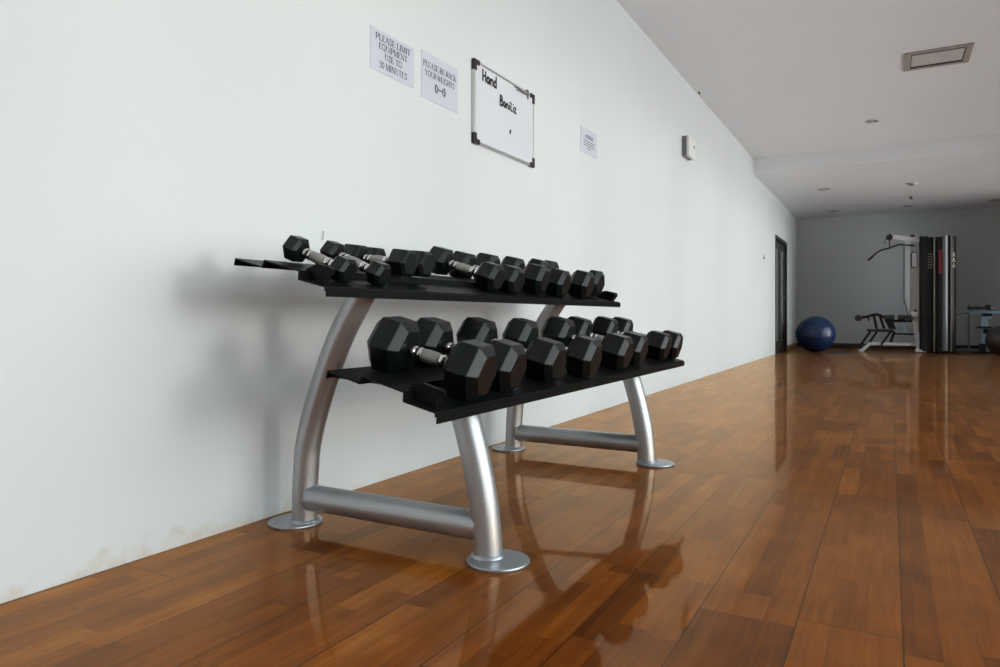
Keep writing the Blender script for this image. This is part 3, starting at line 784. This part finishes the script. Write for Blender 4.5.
bm = BM(); add_tube(bm, smooth_path([(1.745, GY, 2.19), (1.70, GY, 2.10), (1.72, GY, 2.05)], 4), .007, 8); add_tube(bm, [(1.775, GY, 2.13), (1.785, GY, 1.97)], .010, 8); obj('cable', bm, M['black_plastic'], t)
bm = BM(); add_tube(bm, smooth_path([(1.42, GY - .02, 1.745), (1.605, GY - .02, 1.915), (1.77, GY - .02, 1.965), (1.92, GY - .02, 2.02), (2.03, GY - .05, 2.01), (2.18, GY - .12, 1.985)], 4), .016, 10); lb = obj('lat_bar', bm, M['black_plastic'], t)
bm = BM(); add_tube(bm, [(1.42, GY - .02, 1.745), (1.50, GY - .02, 1.822)], .022, 12); hg = obj('hand_grip', bm, M['pad'], t); hg.parent = lb
bm = BM(); add_tube(bm, smooth_path([(2.022, GY - .06, 2.04), (2.022, GY - .06, 1.5), (2.022, GY - .06, 1.02), (2.05, GY - .06, .86), (2.092, GY - .06, .66)], 5), .016, 10); obj('guard_rod', bm, M['grey_plastic'], t)
# leg station frame
bm = BM(); rect_tube(bm, (2.175, GY, .66), (2.262, GY, .05), .07, .08); obj('rear_post', bm, M['white_steel'], t, .005)
bm = BM(); rect_tube(bm, (2.20, GY, .035), (2.38, GY, .035), .30, .05); obj('rear_foot', bm, M['white_steel'], t, .005)
bm = BM(); rect_tube(bm, (1.44, GY, .15), (2.23, GY, .15), .06, .06); obj('base_beam', bm, M['white_steel'], t, .005)
bm = BM(); rect_tube(bm, (1.465, GY, .165), (1.315, GY, .015), .07, .06); add_box(bm, (1.30, GY, .015), (.08, .34, .03)); obj('front_foot', bm, M['white_steel'], t, .005)
bm = BM(); add_box(bm, (1.625, GY, .40), (.46, .30, .045), Matrix.Rotation(.02, 3, 'Y')); obj('seat_pad', bm, M['pad'], t, .015)
bm = BM(); add_box(bm, (1.72, GY, .43), (.26, .26, .016)); obj('seat_cover', bm, M['tan'], t, .006)
for xa, xb, yy in ((1.46, 1.30, -.06), (1.57, 1.42, .06), (1.80, 1.64, -.05)):
    bm = BM(); rect_tube(bm, (xa, GY + yy, .38), (xb, GY + yy, .13), .03, .04); obj('strut', bm, M['gym_black'], t, .003)
bm = BM(); rect_tube(bm, (1.78, GY + .02, .12), (1.86, GY + .02, .38), .04, .05); obj('strut', bm, M['gym_black'], t, .003)
bm = BM(); rect_tube(bm, (1.84, GY, .345), (2.215, GY, .335), .04, .03); obj('side_rail', bm, M['gym_black'], t, .003)
for xa, xb in ((1.52, 1.57), (1.62, 1.70), (1.70, 1.80)):
    bm = BM(); rect_tube(bm, (xa, GY, .68), (xb, GY, .41), .04, .045); obj('pad_support', bm, M['gym_black'], t, .003)
bm = BM(); rect_tube(bm, (1.78, GY + .01, .62), (1.84, GY + .01, .42), .10, .10); obj('pivot_block', bm, M['gym_black'], t, .006)
bm = BM(); add_tube(bm, smooth_path([(1.28, GY, .645), (1.40, GY, .665), (1.52, GY, .705), (1.60, GY, .70), (1.69, GY, .655), (1.76, GY, .62)], 4), .026, 12); obj('leg_lever', bm, M['gym_black'], t)
bm = BM(); add_lathe(bm, [(-.19, .045), (-.18, .06), (.18, .06), (.19, .045)], Matrix.Translation((1.258, GY, .64)) @ Matrix.Rotation(PI / 2, 4, 'Z'), 20); obj('foam_roller', bm, M['pad'], t)
bm = BM(); add_tube(bm, [(1.42, GY, .66), (1.44, GY - .0, .585)], .014, 8); obj('lever_pin', bm, M['gym_black'], t)
bm = BM(); add_box(bm, (1.77, GY, .655), (.20, .28, .085)); obj('thigh_pad', bm, M['pad'], t, .02)
bm = BM(); add_box(bm, (2.035, GY, .655), (.25, .28, .085)); obj('chest_pad', bm, M['pad'], t, .02)
bm = BM(); rect_tube(bm, (1.70, GY + .03, .585), (2.16, GY + .03, .585), .05, .05); obj('pad_rail', bm, M['gym_black'], t, .004)
bm = BM(); rect_tube(bm, (1.98, GY, .56), (2.06, GY, .36), .03, .03); rect_tube(bm, (1.96, GY + .02, .50), (1.96, GY + .02, .35), .025, .025); obj('brace', bm, M['daylit_steel'], t, .003)
bm = BM(); add_box(bm, (2.185, GY - .01, .70), (.12, .11, .10), Matrix.Rotation(.3, 3, 'Y')); add_tube(bm, [(2.19, GY - .08, .71), (2.19, GY + .07, .71)], .05, 18); obj('cam_housing', bm, M['white_steel'], t, .008)
bm = BM(); add_tube(bm, [(2.20, GY - .02, .755), (2.20, GY - .02, .80)], .022, 12); obj('adjuster_knob', bm, M['black_plastic'], t)
bm = BM(); rect_tube(bm, (2.25, 15.35, .025), (2.835, 15.35, .025), .52, .05); obj('cabinet_base', bm, M['gym_black'], t, .006)

# second machine at the right
t = thing('cable_bench_machine', 'daylight-tinted steel and black low machine joined by a cable to the weight cabinet', 'exercise machine', (3.3, 15.6, 0))
bm = BM(); rect_tube(bm, (3.06, 15.6, .762), (3.66, 15.6, .752), .07, .06); obj('cross_beam', bm, M['daylit_steel'], t, .006)
bm = BM(); rect_tube(bm, (3.30, 15.6, .74), (3.315, 15.6, .03), .07, .10); obj('upright', bm, M['daylit_steel'], t, .006)
bm = BM(); add_box(bm, (3.18, 15.58, .825), (.25, .28, .05)); add_box(bm, (3.07, 15.58, .83), (.04, .28, .08)); rect_tube(bm, (3.09, 15.58, .80), (3.20, 15.58, .86), .20, .04)
obj('arm_pad', bm, M['pad'], t, .012)
bm = BM(); add_box(bm, (3.36, 15.58, .84), (.07, .2, .09)); add_box(bm, (3.34, 15.56, .70), (.15, .12, .05)); obj('bracket', bm, M['gym_black'], t, .006)
bm = BM(); add_tube(bm, [(3.44, 15.52, .80), (3.36, 15.52, .81)], .022, 12); obj('bright_pin', bm, M['chrome'], t)
bm = BM(); rect_tube(bm, (3.09, 15.9, .02), (3.09, 15.9, .74), .03, .03); obj('rear_post', bm, M['grey_plastic'], t, .003)
bm = BM(); add_box(bm, (3.30, 15.6, .47), (.22, .2, .035)); add_tube(bm, [(3.33, 15.5, .40), (3.33, 15.7, .40)], .05, 18); obj('carriage', bm, M['gym_black'], t, .004)
bm = BM(); rect_tube(bm, (3.395, 15.58, .42), (3.36, 15.58, .10), .04, .05); add_tube(bm, [(3.38, 15.53, .66), (3.38, 15.63, .66)], .04, 16); obj('side_plate', bm, M['daylit_steel'], t, .004)
bm = BM(); add_box(bm, (3.32, 15.58, .015), (.42, .42, .03)); add_box(bm, (3.27, 15.55, .10), (.10, .14, .14)); obj('base', bm, M['gym_black'], t, .006)
bm = BM(); box_between(bm, (2.90, 15.75, 0), (3.42, 16.35, .045)); obj('platform', bm, M['grey_plastic'], t, .006)
bm = BM(); add_tube(bm, [(2.837, 15.45, .69), (3.06, 15.58, .735)], .012, 8); obj('cable', bm, M['black_plastic'], t)
for o in list(scene.objects):
    if '_world' in o: del o['_world']

# ------------------------------------------------------------------ daylight
w = bpy.data.worlds.new('daylight'); scene.world = w; w.use_nodes = True
nt = w.node_tree; bg = nt.nodes['Background']
tc = nt.nodes.new('ShaderNodeTexCoord'); sp = nt.nodes.new('ShaderNodeSeparateXYZ'); nt.links.new(tc.outputs['Generated'], sp.inputs[0])
rp = nt.nodes.new('ShaderNodeValToRGB')
mr = nt.nodes.new('ShaderNodeMapRange'); mr.inputs['From Min'].default_value = -1; mr.inputs['From Max'].default_value = 1
nt.links.new(sp.outputs[2], mr.inputs['Value']); nt.links.new(mr.outputs['Result'], rp.inputs['Fac'])
e = rp.color_ramp.elements; e[0].position = .40; e[0].color = (.8, .8, .79, 1); e[1].position = .95; e[1].color = (.75, .88, 1.02, 1)
k = rp.color_ramp.elements.new(.49); k.color = (.9, .9, .88, 1)
k = rp.color_ramp.elements.new(.52); k.color = (1.0, .99, .97, 1)
k = rp.color_ramp.elements.new(.60); k.color = (.98, 1.04, 1.06, 1)
nt.links.new(rp.outputs['Color'], bg.inputs['Color']); bg.inputs['Strength'].default_value = 5.1

sd = bpy.data.lights.new('low_sun', 'SUN'); sd.angle = math.radians(10); sd.energy = .75; sd.color = (1, .95, .87)
so = bpy.data.objects.new('low_sun', sd); COL.objects.link(so)
so.rotation_euler = Vector((-1, .0, -.085)).to_track_quat('-Z', 'Z').to_euler()

# ------------------------------------------------------------------ camera
f, TH = 700., math.atan(390 / 700.)
cd = bpy.data.cameras.new('camera'); cam = bpy.data.objects.new('camera', cd); COL.objects.link(cam)
cam.location = (1.7886, 0, .66); cam.rotation_euler = (PI / 2, 0, TH)
cd.sensor_width = 36; cd.lens = f / 1000 * 36; cd.shift_y = -16.5 / 1000; cd.clip_start = .05; cd.clip_end = 200
scene.camera = cam

vs = scene.view_settings
vs.view_transform = 'Standard'; vs.look = 'None'; vs.gamma = 1; vs.use_curve_mapping = False; vs.exposure = 0.0
scene.cycles.use_denoising = True; scene.cycles.denoiser = 'OPENIMAGEDENOISE'; scene.cycles.denoising_prefilter = 'ACCURATE'; scene.cycles.denoising_input_passes = 'RGB_ALBEDO_NORMAL'
scene.cycles.max_bounces = 12; scene.cycles.diffuse_bounces = 8; scene.cycles.glossy_bounces = 4; scene.cycles.transparent_max_bounces = 12
scene.cycles.caustics_reflective = False; scene.cycles.caustics_refractive = False
